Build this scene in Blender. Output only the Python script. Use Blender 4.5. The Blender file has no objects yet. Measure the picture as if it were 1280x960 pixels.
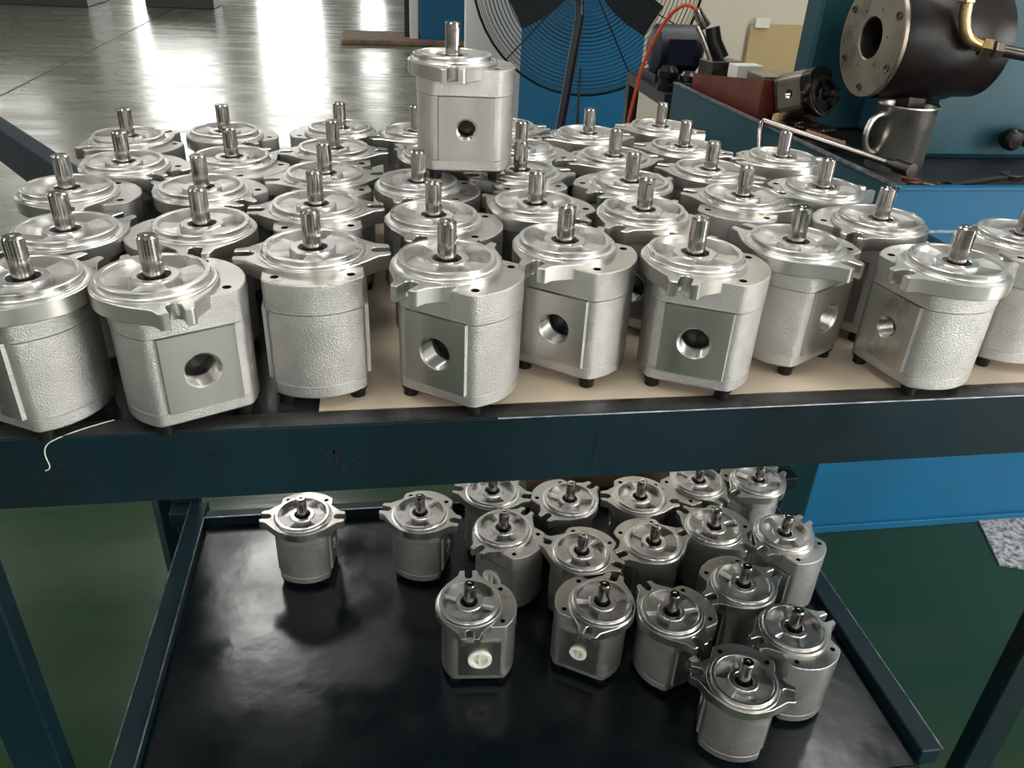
import bpy, bmesh, math, random
from mathutils import Vector, Matrix, Euler
PI = math.pi
S = bpy.context.scene
COL = S.collection
random.seed(4)

# ------------------------------------------------------------------ camera
cam_d = bpy.data.cameras.new('camera'); cam = bpy.data.objects.new('camera', cam_d); COL.objects.link(cam)
cam_d.sensor_width = 36.0; cam_d.lens = 28.125; cam_d.clip_start = 0.02; cam_d.clip_end = 100
cam.matrix_world = Matrix(((0.987826, 0.036755, -0.151158, 0.000000), (-0.149129, 0.500307, -0.852909, 0.000000), (0.044277, 0.865068, 0.499698, 1.183000), (0, 0, 0, 1)))
S.camera = cam

# ------------------------------------------------------------------ world and exposure
w = bpy.data.worlds.new('world'); S.world = w; w.use_nodes = True
wn = w.node_tree.nodes; bg = wn['Background']
bg.inputs[0].default_value = (0.75, 0.85, 1.0, 1); bg.inputs[1].default_value = 1.0
S.view_settings.view_transform = 'Standard'; S.view_settings.look = 'None'
S.view_settings.gamma = 1.0; S.view_settings.use_curve_mapping = False
S.view_settings.exposure = 0.0
FAR_WINDOW = 7.0      # brightness of the daylight panes, by side of the hall
REAR_WINDOW = 6.0
SIDE_WINDOW = 4.0
RIM_GLOW = 14.0  # unseen pane, added to light the pump rims
SKYLIGHT = 12.0
# ------------------------------------------------------------------ helpers
def tag(o, label=None, cat=None, group=None, kind=None):
    if label: o['label'] = label
    if cat: o['category'] = cat
    if group: o['group'] = group
    if kind: o['kind'] = kind
    return o
def empty(name, loc=(0, 0, 0), rz=0.0):
    o = bpy.data.objects.new(name, None); COL.objects.link(o)
    o.location = loc; o.rotation_euler = (0, 0, rz); o.empty_display_size = 0.02
    return o
def finish(name, bm, mats, parent=None, smooth=True, ang=35, normals=True):
    if normals: bmesh.ops.recalc_face_normals(bm, faces=bm.faces[:])
    me = bpy.data.meshes.new(name); bm.to_mesh(me); bm.free()
    for m in (mats if isinstance(mats, (list, tuple)) else [mats]): me.materials.append(m)
    if smooth:
        me.shade_smooth(); me.set_sharp_from_angle(angle=math.radians(ang))
    o = bpy.data.objects.new(name, me); COL.objects.link(o)
    if parent: o.parent = parent
    return o
def BM(): return bmesh.new()
def box(bm, x0, x1, y0, y1, z0, z1, mat=0, M=None, bev=0.0):
    vs = [bm.verts.new((x, y, z)) for z in (z0, z1) for y in (y0, y1) for x in (x0, x1)]
    fs = [bm.faces.new([vs[i] for i in f]) for f in ((0, 2, 3, 1), (4, 5, 7, 6), (0, 1, 5, 4), (2, 6, 7, 3), (0, 4, 6, 2), (1, 3, 7, 5))]
    if bev > 0:
        es = list({e for f in fs for e in f.edges})
        r = bmesh.ops.bevel(bm, geom=es, offset=bev, segments=1, affect='EDGES', profile=0.5)
        vs = list({v for f in r['faces'] for v in f.verts})
        fs = r['faces']
    for f in fs: f.material_index = mat
    if M is not None: bmesh.ops.transform(bm, matrix=M, verts=vs)
def box_obj(name, dims, mat, parent=None, bev=0.0, rz=0.0, loc=None):
    bm = BM(); box(bm, *dims, bev=bev)
    o = finish(name, bm, mat, parent, smooth=False)
    return o
def circ(cx, cy, r, n, a0=0.0): return [(cx + r * math.cos(a0 + 2 * PI * i / n), cy + r * math.sin(a0 + 2 * PI * i / n)) for i in range(n)]
def inset(pts, c):
    n = len(pts); out = []
    A = sum(pts[i][0] * pts[(i + 1) % n][1] - pts[(i + 1) % n][0] * pts[i][1] for i in range(n))
    s = 1 if A > 0 else -1
    for i in range(n):
        p, q, r = Vector(pts[i - 1]), Vector(pts[i]), Vector(pts[(i + 1) % n])
        a = (q - p).normalized(); b = (r - q).normalized()
        n1 = Vector((-a.y, a.x)) * s; n2 = Vector((-b.y, b.x)) * s
        m = n1 + n2; L = m.length
        m = m / L if L > 1e-6 else n1
        k = max(0.45, m.dot(n1))
        out.append(tuple(q + m * (c / k)))
    return out
def ring(bm, pts, z): return [bm.verts.new((p[0], p[1], z)) for p in pts]
def bridge(bm, a, b, mat=0, closed=True):
    n = len(a); fs = []
    for i in range(n if closed else n - 1):
        j = (i + 1) % n
        f = bm.faces.new((a[i], a[j], b[j], b[i])); f.material_index = mat; fs.append(f)
    return fs
def loop_edges(bm, vs):
    out = []
    for i in range(len(vs)):
        a, b = vs[i], vs[(i + 1) % len(vs)]
        out.append(bm.edges.get((a, b)) or bm.edges.new((a, b)))
    return out
def cap(bm, loops, normal=(0, 0, 1), mat=0):
    es = []
    for l in loops: es += loop_edges(bm, l)
    r = bmesh.ops.triangle_fill(bm, use_beauty=True, use_dissolve=False, edges=es, normal=normal)
    for g in r['geom']:
        if isinstance(g, bmesh.types.BMFace): g.material_index = mat
def prism(bm, outline, z0, z1, holes=(), ct=0.0, cb=0.0, mat=0, hole_mat=0, cap_mat=None):
    """holes: (pts, bottom z or None for through)"""
    lo = ring(bm, outline, z0 + cb); hi = ring(bm, outline, z1 - ct)
    bridge(bm, lo, hi, mat)
    top, bot = hi, lo
    if ct > 0: top = ring(bm, inset(outline, ct), z1); bridge(bm, hi, top, mat)
    if cb > 0: bot = ring(bm, inset(outline, cb), z0); bridge(bm, bot, lo, mat)
    tl, bl = [top], [bot]
    for pts, zb in holes:
        t = ring(bm, pts, z1); tl.append(t)
        if zb is None:
            b = ring(bm, pts, z0); bridge(bm, t, b, hole_mat); bl.append(b)
        else:
            b = ring(bm, pts, zb); bridge(bm, t, b, hole_mat); f = bm.faces.new(b); f.material_index = hole_mat
    cap(bm, tl, (0, 0, 1), mat if cap_mat is None else cap_mat); cap(bm, bl, (0, 0, -1), mat)
def lathe(bm, prof, n=48, mat=0, axis=(0, 0), closed_top=False, closed_bot=False, mats=None):
    rs = [ring(bm, circ(axis[0], axis[1], r, n), z) for r, z in prof]
    for i in range(len(rs) - 1): bridge(bm, rs[i], rs[i + 1], mats[i] if mats else mat)
    if closed_bot: bm.faces.new(rs[0][::-1]).material_index = mat
    if closed_top: bm.faces.new(rs[-1]).material_index = mat
    return rs
def scale_bm(bm, k=0.001, M=None):
    bmesh.ops.transform(bm, matrix=Matrix.Scale(k, 4), verts=bm.verts[:])
    if M is not None: bmesh.ops.transform(bm, matrix=M, verts=bm.verts[:])
def tube(bm, pts, r, n=10, mat=0, close=False, caps=True):
    """r: number or list"""
    P = [Vector(p) for p in pts]; N = len(P)
    R = r if isinstance(r, (list, tuple)) else [r] * N
    up = Vector((0, 0, 1)); prev = None; rings = []
    for i in range(N):
        a = P[i - 1] if (i > 0 or close) else P[i]
        b = P[(i + 1) % N] if (i < N - 1 or close) else P[i]
        t = (b - a).normalized()
        if prev is None:
            u = t.cross(up)
            if u.length < 1e-3: u = t.cross(Vector((1, 0, 0)))
            u.normalize()
        else:
            u = prev - t * prev.dot(t); u.normalize()
        prev = u; v = t.cross(u)
        rings.append([bm.verts.new(P[i] + (u * math.cos(2 * PI * k / n) + v * math.sin(2 * PI * k / n)) * R[i]) for k in range(n)])
    for i in range(N - 1): bridge(bm, rings[i], rings[i + 1], mat)
    if close: bridge(bm, rings[-1], rings[0], mat)
    elif caps:
        bm.faces.new(rings[0][::-1]).material_index = mat; bm.faces.new(rings[-1]).material_index = mat
def bez(p0, p1, p2, p3, n=16):
    P = [Vector(p) for p in (p0, p1, p2, p3)]
    return [P[0] * (1 - t) ** 3 + P[1] * 3 * t * (1 - t) ** 2 + P[2] * 3 * t * t * (1 - t) + P[3] * t ** 3 for t in [i / n for i in range(n + 1)]]

# ------------------------------------------------------------------ materials
def mat(name, col, rough=0.5, metal=0.0, spec=0.5, coat=0.0, coat_rough=0.1, noise=None, bump=None, rough_noise=None, emit=None, aniso=0.0):
    """noise: (scale, second colour, amount, coords) ; bump: (scale, strength, distance); rough_noise:(scale, lo, hi)"""
    m = bpy.data.materials.new(name); m.use_nodes = True
    nt = m.node_tree; N = nt.nodes; Lk = nt.links; b = N['Principled BSDF']
    b.inputs['Base Color'].default_value = (*col, 1); b.inputs['Roughness'].default_value = rough
    b.inputs['Metallic'].default_value = metal; b.inputs['Specular IOR Level'].default_value = spec
    b.inputs['Coat Weight'].default_value = coat; b.inputs['Coat Roughness'].default_value = coat_rough
    if aniso: b.inputs['Anisotropic'].default_value = aniso
    if noise or bump or rough_noise:
        tc = N.new('ShaderNodeTexCoord'); oi = N.new('ShaderNodeObjectInfo')
        add = N.new('ShaderNodeVectorMath'); add.operation = 'ADD'
        mul = N.new('ShaderNodeVectorMath'); mul.operation = 'SCALE'; mul.inputs[0].default_value = (7.3, 3.1, 5.7)
        Lk.new(oi.outputs['Random'], mul.inputs['Scale']); Lk.new(tc.outputs['Object'], add.inputs[0]); Lk.new(mul.outputs[0], add.inputs[1])
        def nz(scale, detail=4.0, stretch=None):
            t = N.new('ShaderNodeTexNoise'); t.inputs['Scale'].default_value = scale; t.inputs['Detail'].default_value = detail
            if stretch:
                mp = N.new('ShaderNodeMapping'); mp.inputs['Scale'].default_value = stretch
                Lk.new(add.outputs[0], mp.inputs[0]); Lk.new(mp.outputs[0], t.inputs['Vector'])
            else: Lk.new(add.outputs[0], t.inputs['Vector'])
            return t
        if noise:
            t = nz(noise[0], 5.0, noise[3] if len(noise) > 3 else None)
            r = N.new('ShaderNodeMapRange'); r.inputs['From Min'].default_value = 0.35; r.inputs['From Max'].default_value = 0.7
            r.inputs['To Max'].default_value = noise[2]; Lk.new(t.outputs['Fac'], r.inputs['Value'])
            mx = N.new('ShaderNodeMix'); mx.data_type = 'RGBA'
            mx.inputs['A'].default_value = (*col, 1); mx.inputs['B'].default_value = (*noise[1], 1)
            Lk.new(r.outputs[0], mx.inputs['Factor']); Lk.new(mx.outputs['Result'], b.inputs['Base Color'])
        if rough_noise:
            t = nz(rough_noise[0], 4.0, rough_noise[3] if len(rough_noise) > 3 else None)
            r = N.new('ShaderNodeMapRange'); r.inputs['From Min'].default_value = 0.3; r.inputs['From Max'].default_value = 0.7
            r.inputs['To Min'].default_value = rough_noise[1]; r.inputs['To Max'].default_value = rough_noise[2]
            Lk.new(t.outputs['Fac'], r.inputs['Value']); Lk.new(r.outputs[0], b.inputs['Roughness'])
        if bump:
            t = nz(bump[0], 3.0, bump[3] if len(bump) > 3 else None)
            bp = N.new('ShaderNodeBump'); bp.inputs['Strength'].default_value = bump[1]; bp.inputs['Distance'].default_value = bump[2]
            Lk.new(t.outputs['Fac'], bp.inputs['Height']); Lk.new(bp.outputs[0], b.inputs['Normal'])
    if emit:
        b.inputs['Emission Color'].default_value = (*emit[0], 1); b.inputs['Emission Strength'].default_value = emit[1]
    return m
M_cast = mat('cast_aluminium', (0.53, 0.52, 0.50), 0.34, 1.0, noise=(40, (0.42, 0.41, 0.39), 0.8), bump=(1150, 1.0, 0.0008), rough_noise=(90, 0.28, 0.44))
M_mach = mat('machined_aluminium', (0.66, 0.65, 0.63), 0.3, 1.0, rough_noise=(50, 0.25, 0.38))
M_face = mat('milled_aluminium', (0.56, 0.55, 0.52), 0.34, 1.0, rough_noise=(30, 0.24, 0.44, (1, 1, .12)), noise=(22, (0.48, 0.46, 0.42), 0.8, (1, 1, .12)))
M_recess = mat('matt_recess_aluminium', (0.66, 0.65, 0.63), 0.46, 1.0, noise=(70, (0.46, 0.45, 0.43), 0.9), bump=(260, 0.35, 0.0006))
M_bore = mat('threaded_aluminium', (0.55, 0.53, 0.50), 0.25, 1.0)
M_steel = mat('ground_steel', (0.44, 0.42, 0.40), 0.16, 1.0, rough_noise=(120, 0.12, 0.24, (1, 1, 4)), noise=(90, (0.25, 0.2, 0.18), 0.5))
M_black = mat('black_oxide_steel', (0.015, 0.014, 0.014), 0.3, 0.6, bump=(300, 0.3, 0.0004))
M_seal_hole = mat('rubber_and_hole_shade', (0.012, 0.012, 0.012), 0.4)  # seal rubber, also painted into holes and port bottoms as their shade
M_white_plastic = mat('white_plastic', (0.78, 0.78, 0.70), 0.35)
M_frame = mat('dark_teal_paint', (0.004, 0.018, 0.026), 0.4, 0.0, spec=0.22, noise=(4, (0.003, 0.008, 0.009), 1.0), bump=(120, 0.15, 0.0006), rough_noise=(12, 0.26, 0.5))
M_topsheen = mat('beam_top_sheen', (0.10, 0.10, 0.10), 0.3, 0.7, noise=(14, (0.04, 0.04, 0.04), 0.9, (1, 6, 1)), rough_noise=(20, 0.2, 0.45))  # paler metal that paints in the reflected light on the beam top
M_rail = mat('navy_rail_paint', (0.002, 0.010, 0.020), 0.55, 0.0, spec=0.15)
M_edge = mat('worn_steel_edge', (0.30, 0.32, 0.34), 0.35, 0.8, noise=(60, (0.05, 0.07, 0.08), 0.9))
M_tray = mat('oily_black_sheet', (0.003, 0.007, 0.009), 0.16, 0.0, spec=0.45, noise=(5, (0.006, 0.010, 0.011), 0.9), bump=(22, 0.25, 0.002), rough_noise=(9, 0.1, 0.32))
M_tabletop = mat('oily_steel_plate', (0.02, 0.022, 0.022), 0.2, 0.0, spec=0.7, bump=(20, 0.2, 0.002))
M_board = mat('beige_plywood', (0.60, 0.50, 0.38), 0.55, 0.0, noise=(6, (0.46, 0.37, 0.27), 0.6, (1, 5, 1)), bump=(60, 0.1, 0.001))
M_cardboard = mat('brown_cardboard', (0.26, 0.17, 0.11), 0.75, noise=(12, (0.10, 0.06, 0.035), 0.7))
M_blue = mat('blue_machine_paint', (0.003, 0.105, 0.225), 0.5, spec=0.3, noise=(4, (0.004, 0.085, 0.18), 0.8), bump=(30, 0.05, 0.001))
M_cab = mat('blue_cabinet_paint', (0.004, 0.125, 0.27), 0.4, noise=(2, (0.004, 0.10, 0.20), 0.6))
M_teal = mat('grey_teal_paint', (0.016, 0.080, 0.102), 0.48, spec=0.3, noise=(3.5, (0.009, 0.045, 0.062), 0.9), bump=(40, 0.05, 0.001))
M_cabdark = mat('inside_black', (0.01, 0.012, 0.014), 0.5)
M_oilblack = mat('oily_black_casting', (0.005, 0.004, 0.004), 0.36, 0.0, spec=0.3, noise=(9, (0.02, 0.012, 0.009), 0.6), bump=(40, 0.4, 0.002))
M_greyflange = mat('oiled_grey_steel', (0.30, 0.27, 0.22), 0.3, 0.85, noise=(10, (0.18, 0.14, 0.10), 0.8), rough_noise=(12, 0.22, 0.45))
M_darkmetal = mat('dark_dirty_metal', (0.11, 0.10, 0.09), 0.3, 0.9, noise=(40, (0.04, 0.035, 0.03), 0.8), bump=(60, 0.3, 0.002))
M_brass = mat('yellow_zinc_brass', (0.55, 0.40, 0.20), 0.25, 1.0, rough_noise=(30, 0.18, 0.4))
M_chrome = mat('chromed_steel', (0.40, 0.34, 0.32), 0.18, 1.0)
M_mug = mat('stainless_mug', (0.60, 0.57, 0.52), 0.3, 1.0, rough_noise=(20, 0.24, 0.4))
M_redbrown = mat('red_brown_paint', (0.16, 0.035, 0.022), 0.35, noise=(10, (0.06, 0.02, 0.015), 0.8), bump=(50, 0.2, 0.001))
M_rubberred = mat('orange_red_hose', (0.55, 0.07, 0.02), 0.35)
M_fan = mat('black_fan_wire', (0.012, 0.014, 0.02), 0.4, 0.3)
M_navy = mat('navy_motor_paint', (0.006, 0.008, 0.022), 0.45)
M_wall = mat('white_wall_paint', (0.72, 0.72, 0.70), 0.7, noise=(1.5, (0.62, 0.62, 0.59), 0.5))
M_cream = mat('cream_wall_paint', (0.66, 0.61, 0.50), 0.7, noise=(1.2, (0.58, 0.53, 0.43), 0.6))
M_ceil = mat('ceiling_sheet', (0.28, 0.29, 0.29), 0.6)
M_hall = mat('grey_hall_wall', (0.32, 0.32, 0.30), 0.7, noise=(1.2, (0.26, 0.26, 0.24), 0.6))
M_yellow = mat('kraft_board', (0.52, 0.40, 0.20), 0.6, noise=(6, (0.46, 0.35, 0.18), 0.5))
M_joint = mat('floor_joint', (0.05, 0.055, 0.04), 0.6)
M_foil = mat('crumpled_foil', (0.75, 0.76, 0.78), 0.2, 1.0)
M_thread = mat('pale_thread', (0.6, 0.62, 0.55), 0.6)
M_ink = mat('black_marker', (0.004, 0.006, 0.008), 0.5)
M_winframe = mat('window_frame_grey', (0.25, 0.26, 0.26), 0.5)
M_door = mat('dark_machine_paint', (0.03, 0.035, 0.03), 0.4)
# epoxy floor: green, glossy, faintly rippled
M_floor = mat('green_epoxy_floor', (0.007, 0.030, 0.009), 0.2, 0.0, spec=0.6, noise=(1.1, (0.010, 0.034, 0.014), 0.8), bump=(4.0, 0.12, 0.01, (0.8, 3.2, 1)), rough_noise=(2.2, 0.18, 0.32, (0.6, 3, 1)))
M_floor_glare = mat('far_floor_glare', (0.17, 0.17, 0.125), 0.22, 0.0, spec=0.8, noise=(1.3, (0.22, 0.22, 0.18), 0.8, (0.6, 2, 1)), bump=(5.0, 0.10, 0.008, (0.7, 3.2, 1)), rough_noise=(2.2, 0.18, 0.34, (0.6, 3, 1)))  # same floor further off, paler to paint in its grazing reflections
def pane_mat(name, strength):
    return mat(name, (0.8, 0.8, 0.8), 0.5, emit=((1.0, 0.99, 0.95), strength))

# ------------------------------------------------------------------ the hall
X0, X1, Y0, Y1, ZC = -9.0, 4.6, -4.5, 17.0, 5.2
def struct(name, bm, m, parent=None, smooth=False):
    o = finish(name, bm, m, parent, smooth=smooth)
    if parent is None: o['kind'] = 'structure'
    return o
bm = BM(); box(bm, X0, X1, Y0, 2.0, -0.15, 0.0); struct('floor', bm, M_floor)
bm = BM(); box(bm, X0, X1, 2.0, Y1, -0.15, 0.0); floor = struct('floor', bm, M_floor_glare)
for a, b in (((-2.56, 6.16), (-2.62, 12.0)),):
    pass
bm = BM()   # saw-cut joint in the floor
ja = Vector((-3.2, 3.2, 0)); jb = Vector((-2.62, 12.0, 0))
def joint(name, p, q, wd):
    p, q = Vector(p), Vector(q); d = (q - p).normalized(); n = Vector((-d.y, d.x, 0)) * wd
    b = BM(); vs = [b.verts.new(v) for v in (p - n, q - n, q + n, p + n)]
    top = [b.verts.new(v.co + Vector((0, 0, 0.0012))) for v in vs]
    b.faces.new(top); bridge(b, vs, top)
    o = finish(name, b, M_joint, floor, smooth=False); return o
bm.free()
joint('floor_joint', (-2.51, 2.01, 0), (-2.63, 13.5, 0), 0.008)
joint('floor_joint', (-8.9, 12.6, 0), (7.4, 12.2, 0), 0.008)
bm = BM(); box(bm, X0 - .2, X1 + .2, Y0 - .2, Y1 + .2, ZC, ZC + 0.12); ceiling = struct('ceiling', bm, M_ceil)

def wall_with_windows(name, axis, at, lo, hi, wins, m, pane, th=0.2, inward=1):
    """axis 'y': wall plane at Y=at spanning X lo..hi. wins: (a0,a1,z0,z1,cols,rows)"""
    b = BM()
    def bx(a0, a1, z0, z1, t0=0.0, t1=th, B=None):
        if axis == 'y': box(B or b, a0, a1, at + t0 * -inward if inward < 0 else at - t1, at + t1 if inward < 0 else at - t0, z0, z1)
        else: box(B or b, at - t1 if inward > 0 else at + t0, at - t0 if inward > 0 else at + t1, a0, a1, z0, z1)
    cur = lo
    for a0, a1, z0, z1, c, r in sorted(wins):
        if a0 > cur: bx(cur, a0, 0, ZC)
        if z0 > 0.01: bx(a0, a1, 0, z0)
        bx(a0, a1, z1, ZC); cur = a1
    if cur < hi: bx(cur, hi, 0, ZC)
    wall = struct(name, b, m)
    global WN
    for a0, a1, z0, z1, c, r in sorted(wins):
        WN += 1
        fb = BM(); f = 0.05
        for i in range(c + 1):
            p = a0 + (a1 - a0) * i / c; bx(max(a0, p - f / 2), min(a1, p + f / 2), z0, z1, 0.04, 0.10, fb)
        for j in range(r + 1):
            p = z0 + (z1 - z0) * j / r; bx(a0, a1, max(z0, p - f / 2), min(z1, p + f / 2), 0.045, 0.095, fb)
        wf = struct('window_%d' % WN, fb, M_winframe)
        for i in range(c):
            for j in range(r):
                pb = BM()
                bx(a0 + (a1 - a0) * i / c + .026, a0 + (a1 - a0) * (i + 1) / c - .026, z0 + (z1 - z0) * j / r + .026, z0 + (z1 - z0) * (j + 1) / r - .026, 0.06, 0.08, pb)
                finish('pane', pb, pane, wf, smooth=False)
    return wall
WN = 0
P_far = pane_mat('daylit_far_glass', FAR_WINDOW); P_rear = pane_mat('daylit_rear_glass', REAR_WINDOW)
P_side = pane_mat('daylit_side_glass', SIDE_WINDOW); P_rimglow = pane_mat('rim_highlight_glass', RIM_GLOW); P_sky = pane_mat('skylight_glass', SKYLIGHT)
wall_with_windows('wall_back', 'y', Y1, X0, X1, [(-7.6, -6.2, 0.4, 3.0, 2, 3), (-4.4, -3.0, 0.2, 3.6, 2, 3), (-2.2, -1.0, 0.2, 3.6, 2, 3), (-0.3, 0.2, 0.4, 2.0, 1, 2)], M_wall, P_far, inward=-1)
wall_with_windows('wall_front', 'y', Y0, X0, X1, [(-5.6, -4.4, 1.0, 3.8, 2, 3), (-1.7, -0.5, 1.0, 3.8, 2, 3), (1.6, 3.6, 1.0, 4.2, 3, 3)], M_hall, P_rear, inward=1)
wall_with_windows('wall_left', 'x', X0, Y0, Y1, [(-3.6, -1.8, 1.0, 3.8, 3, 3), (8.0, 10.4, 1.0, 3.8, 3, 3)], M_hall, P_side, inward=1)
wall_with_windows('wall_right', 'x', X1, Y0, Y1, [(-3.1, -0.7, 0.05, 3.3, 3, 3)], M_hall, P_rimglow, inward=-1)  # floor-length glowing pane added for highlights on the pump rims
for i, (xa, ya) in enumerate([(-5.5, 1.0), (-1.2, 0.6), (3.0, 0.6), (-5.5, 6.5), (-1.2, 6.5), (3.0, 3.9)]):
    bm = BM(); box(bm, xa - .45, xa + .45, ya - 1.3, ya + 1.3, ZC - 0.07, ZC - 0.002); fr = struct('window_%d' % (WN + 1 + i), bm, M_winframe)
    bm = BM(); box(bm, xa - .4, xa + .4, ya - 1.25, ya + 1.25, ZC - 0.085, ZC - 0.07); finish('pane', bm, P_sky, fr, smooth=False)
# inner partition behind the machine: white pier and cream wall
bm = BM(); box(bm, 0.575, 1.75, 5.6, 5.75, 0, ZC - .01); struct('wall_partition', bm, M_wall)
bm = BM(); box(bm, 1.75, X1, 5.62, 5.75, 0, ZC - .01); struct('wall_partition', bm, M_cream)

# ------------------------------------------------------------------ gear pump (millimetres, shaft on the local z axis, idler end towards +y)
def arc(cx, cy, r, a0, a1, n): return [(cx + r * math.cos(math.radians(a0 + (a1 - a0) * i / n)), cy + r * math.sin(math.radians(a0 + (a1 - a0) * i / n))) for i in range(n + 1)]
def housing_outline(hw=40.0, panel=0.0, grow=0.0, n=10):
    yc = 14.0; ht = 52.0 + grow; R = 56.0; cr = 9.0; hw += grow
    # end arc centre so that it peaks at yc+ht
    cy = yc + ht - R
    # corner circle tangent inside: centre at x=hw-cr, distance R-cr from arc centre
    dx = hw - cr; dy = math.sqrt((R - cr) ** 2 - dx ** 2); ang = math.degrees(math.atan2(dy, dx))
    right = arc(hw - cr, cy + dy, cr, 0, ang, 5)
    top = arc(0, cy, R, ang, 180 - ang, n)[1:]
    left = arc(-(hw - cr), cy + dy, cr, 180 - ang, 180, 5)[1:]
    upper = right + top + left                     # from right side, over the idler end, to the left side
    lower = [(-x, 2 * yc - y) for x, y in upper]
    pr = []
    if panel:
        P = hw + panel
        pl = [(-hw, 45.0), (-hw - .1, 44.6), (-P, 43.6), (-P, -14.0), (-hw - .1, -15.0), (-hw, -15.4)]
        prr = [(hw, -15.4), (hw + .1, -15.0), (P, -14.0), (P, 43.6), (hw + .1, 44.6), (hw, 45.0)]
        upper = [p for p in upper if abs(p[0]) < hw - 1e-6 or p[1] > 45.2]
        lower = [p for p in lower if abs(p[0]) < hw - 1e-6 or p[1] < -15.6]
        return upper + pl + lower + prr
    return upper + lower
def make_body(rp=14.0, rn=10.0):
    bm = BM(); ol = housing_outline(39.6, 3.2, 0.0)
    z0, z1 = 22.0, 87.0
    lo = ring(bm, ol, z0); hi = ring(bm, ol, z1)
    n = len(ol)
    for i in range(n):
        j = (i + 1) % n
        if abs(ol[i][0] - ol[j][0]) < 1e-6 and abs(ol[i][0]) > 42 and abs(ol[i][1] - ol[j][1]) > 20:
            sx = 1 if ol[i][0] > 0 else -1; X = ol[i][0]
            es = [bm.edges.get((lo[i], lo[j])) or bm.edges.new((lo[i], lo[j])), bm.edges.get((hi[i], hi[j])) or bm.edges.new((hi[i], hi[j])),
                  bm.edges.get((lo[i], hi[i])) or bm.edges.new((lo[i], hi[i])), bm.edges.get((lo[j], hi[j])) or bm.edges.new((lo[j], hi[j]))]
            r = rp if sx > 0 else rn; NS = 32
            def cr(rad, x): return [bm.verts.new((x, 15.0 + rad * math.cos(2 * PI * k / NS), 54.5 + rad * math.sin(2 * PI * k / NS))) for k in range(NS)]
            c0 = cr(r + 1.2, X); es += loop_edges(bm, c0)
            g = bmesh.ops.triangle_fill(bm, use_beauty=True, edges=es, normal=(sx, 0, 0))
            for f in g['geom']:
                if isinstance(f, bmesh.types.BMFace): f.material_index = 1
            prev = c0; x = X
            c = cr(r, X - sx * 1.3); bridge(bm, prev, c, 1); prev = c
            for k in range(9):
                c = cr(r - 1.1, X - sx * (2.2 + k * 1.8)); bridge(bm, prev, c, 2); prev = c
                c = cr(r - .1, X - sx * (3.1 + k * 1.8)); bridge(bm, prev, c, 2); prev = c
            c = cr(r - 1.5, X - sx * 20); bridge(bm, prev, c, 2); prev = c
            c = cr(r - 1.5, X - sx * 32); bridge(bm, prev, c, 2)
            bm.faces.new(c).material_index = 3
        else:
            bm.faces.new((lo[i], lo[j], hi[j], hi[i])).material_index = 0
    cap(bm, [hi], (0, 0, 1), 0); cap(bm, [lo], (0, 0, -1), 0)
    scale_bm(bm)
    return bm
def flange_outline():
    # two-bolt flange, quadrant-built: round the pilot with two slotted ears
    R = 47.0
    q = arc(0, 0, R, 90, 58, 6)[::-1]              # from 58 to 90 degrees
    ear = [(65.0, 5.6), (65.0, 9.5)] + arc(61.0, 9.5, 4.0, 0, 55, 3)[1:]
    ear += [(54.5, 15.3), (38.0, 31.5), (29.5, 37.3)]
    q1 = ear + q                                    # right ear top -> top
    slot = arc(54.0, 0, 5.6, 270, 90, 8)            # inner round of the slot, from below to above (clockwise, inwards)
    up = q1 + [(-x, y) for x, y in q1[::-1]][1:]
    left_slot = [(-x, y) for x, y in slot[::-1]]    # from above to below
    low = [(-x, -y) for x, y in up]
    return up + left_slot + low + slot
def make_cover():
    bm = BM()
    ol = housing_outline(40.0, 0, 0.6)
    prism(bm, ol, 87.2, 113.6, holes=[(circ(30, 45, 3.6, 14), 105.0), (circ(-30, 45, 3.6, 14), 105.0)], ct=0.9, cb=0.8, mat=3, cap_mat=0, hole_mat=2)
    prism(bm, flange_outline(), 103.6, 117.3, holes=[(circ(0, 0, 37.0, 48), None)], ct=0.7, cb=0.7, mat=0, hole_mat=1)
    lathe(bm, [(36.6, 112.0), (45.8, 112.0), (45.8, 117.9), (45.2, 118.5), (42.0, 118.5), (41.5, 118.8), (41.3, 119.2), (41.3, 120.9), (40.6, 121.2), (41.3, 121.5), (41.3, 123.4), (40.7, 124.0), (37.4, 124.0), (36.8, 123.5), (36.6, 112.0)], 64, mat=1)
    # recessed face: hub, webs and three pockets
    NT = 144
    def zf(t):
        t = t % 360
        v = 0.0
        for a, b, d in ((248, 312, 1.0), (112, 184, 1.0), (10, 70, 0.9)):
            if a - 3 < t < b + 3:
                k = min(1.0, (t - a + 3) / 2.4, (b + 3 - t) / 2.4); v = max(v, k * d)
        return v
    rs = [12.2, 12.8, 18.0, 18.8, 19.4, 35.4, 36.2, 36.7]
    rings = []
    for r in rs:
        row = []
        for i in range(NT):
            t = 360.0 * i / NT; d = zf(t)
            if r <= 12.2: z = 121.4
            elif r <= 18.0: z = 122.0
            elif r <= 18.9: z = 121.5 - 0.6 * d
            else: z = 120.4 - 8.0 * d
            row.append(bm.verts.new((r * math.cos(math.radians(t)), r * math.sin(math.radians(t)), z)))
        rings.append(row)
    for q_, (a, b) in enumerate(zip(rings, rings[1:])): bridge(bm, a, b, 1 if q_ < 3 else 4)
    low = [bm.verts.new((v.co.x, v.co.y, 114.2)) for v in rings[0]]
    bridge(bm, low, rings[0], 1)
    scale_bm(bm)
    return bm
def make_end_cover():
    bm = BM(); prism(bm, housing_outline(39.2, 0, 0.0), 9.2, 21.8, ct=0.7, cb=2.2, mat=0)
    scale_bm(bm); return bm
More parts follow.
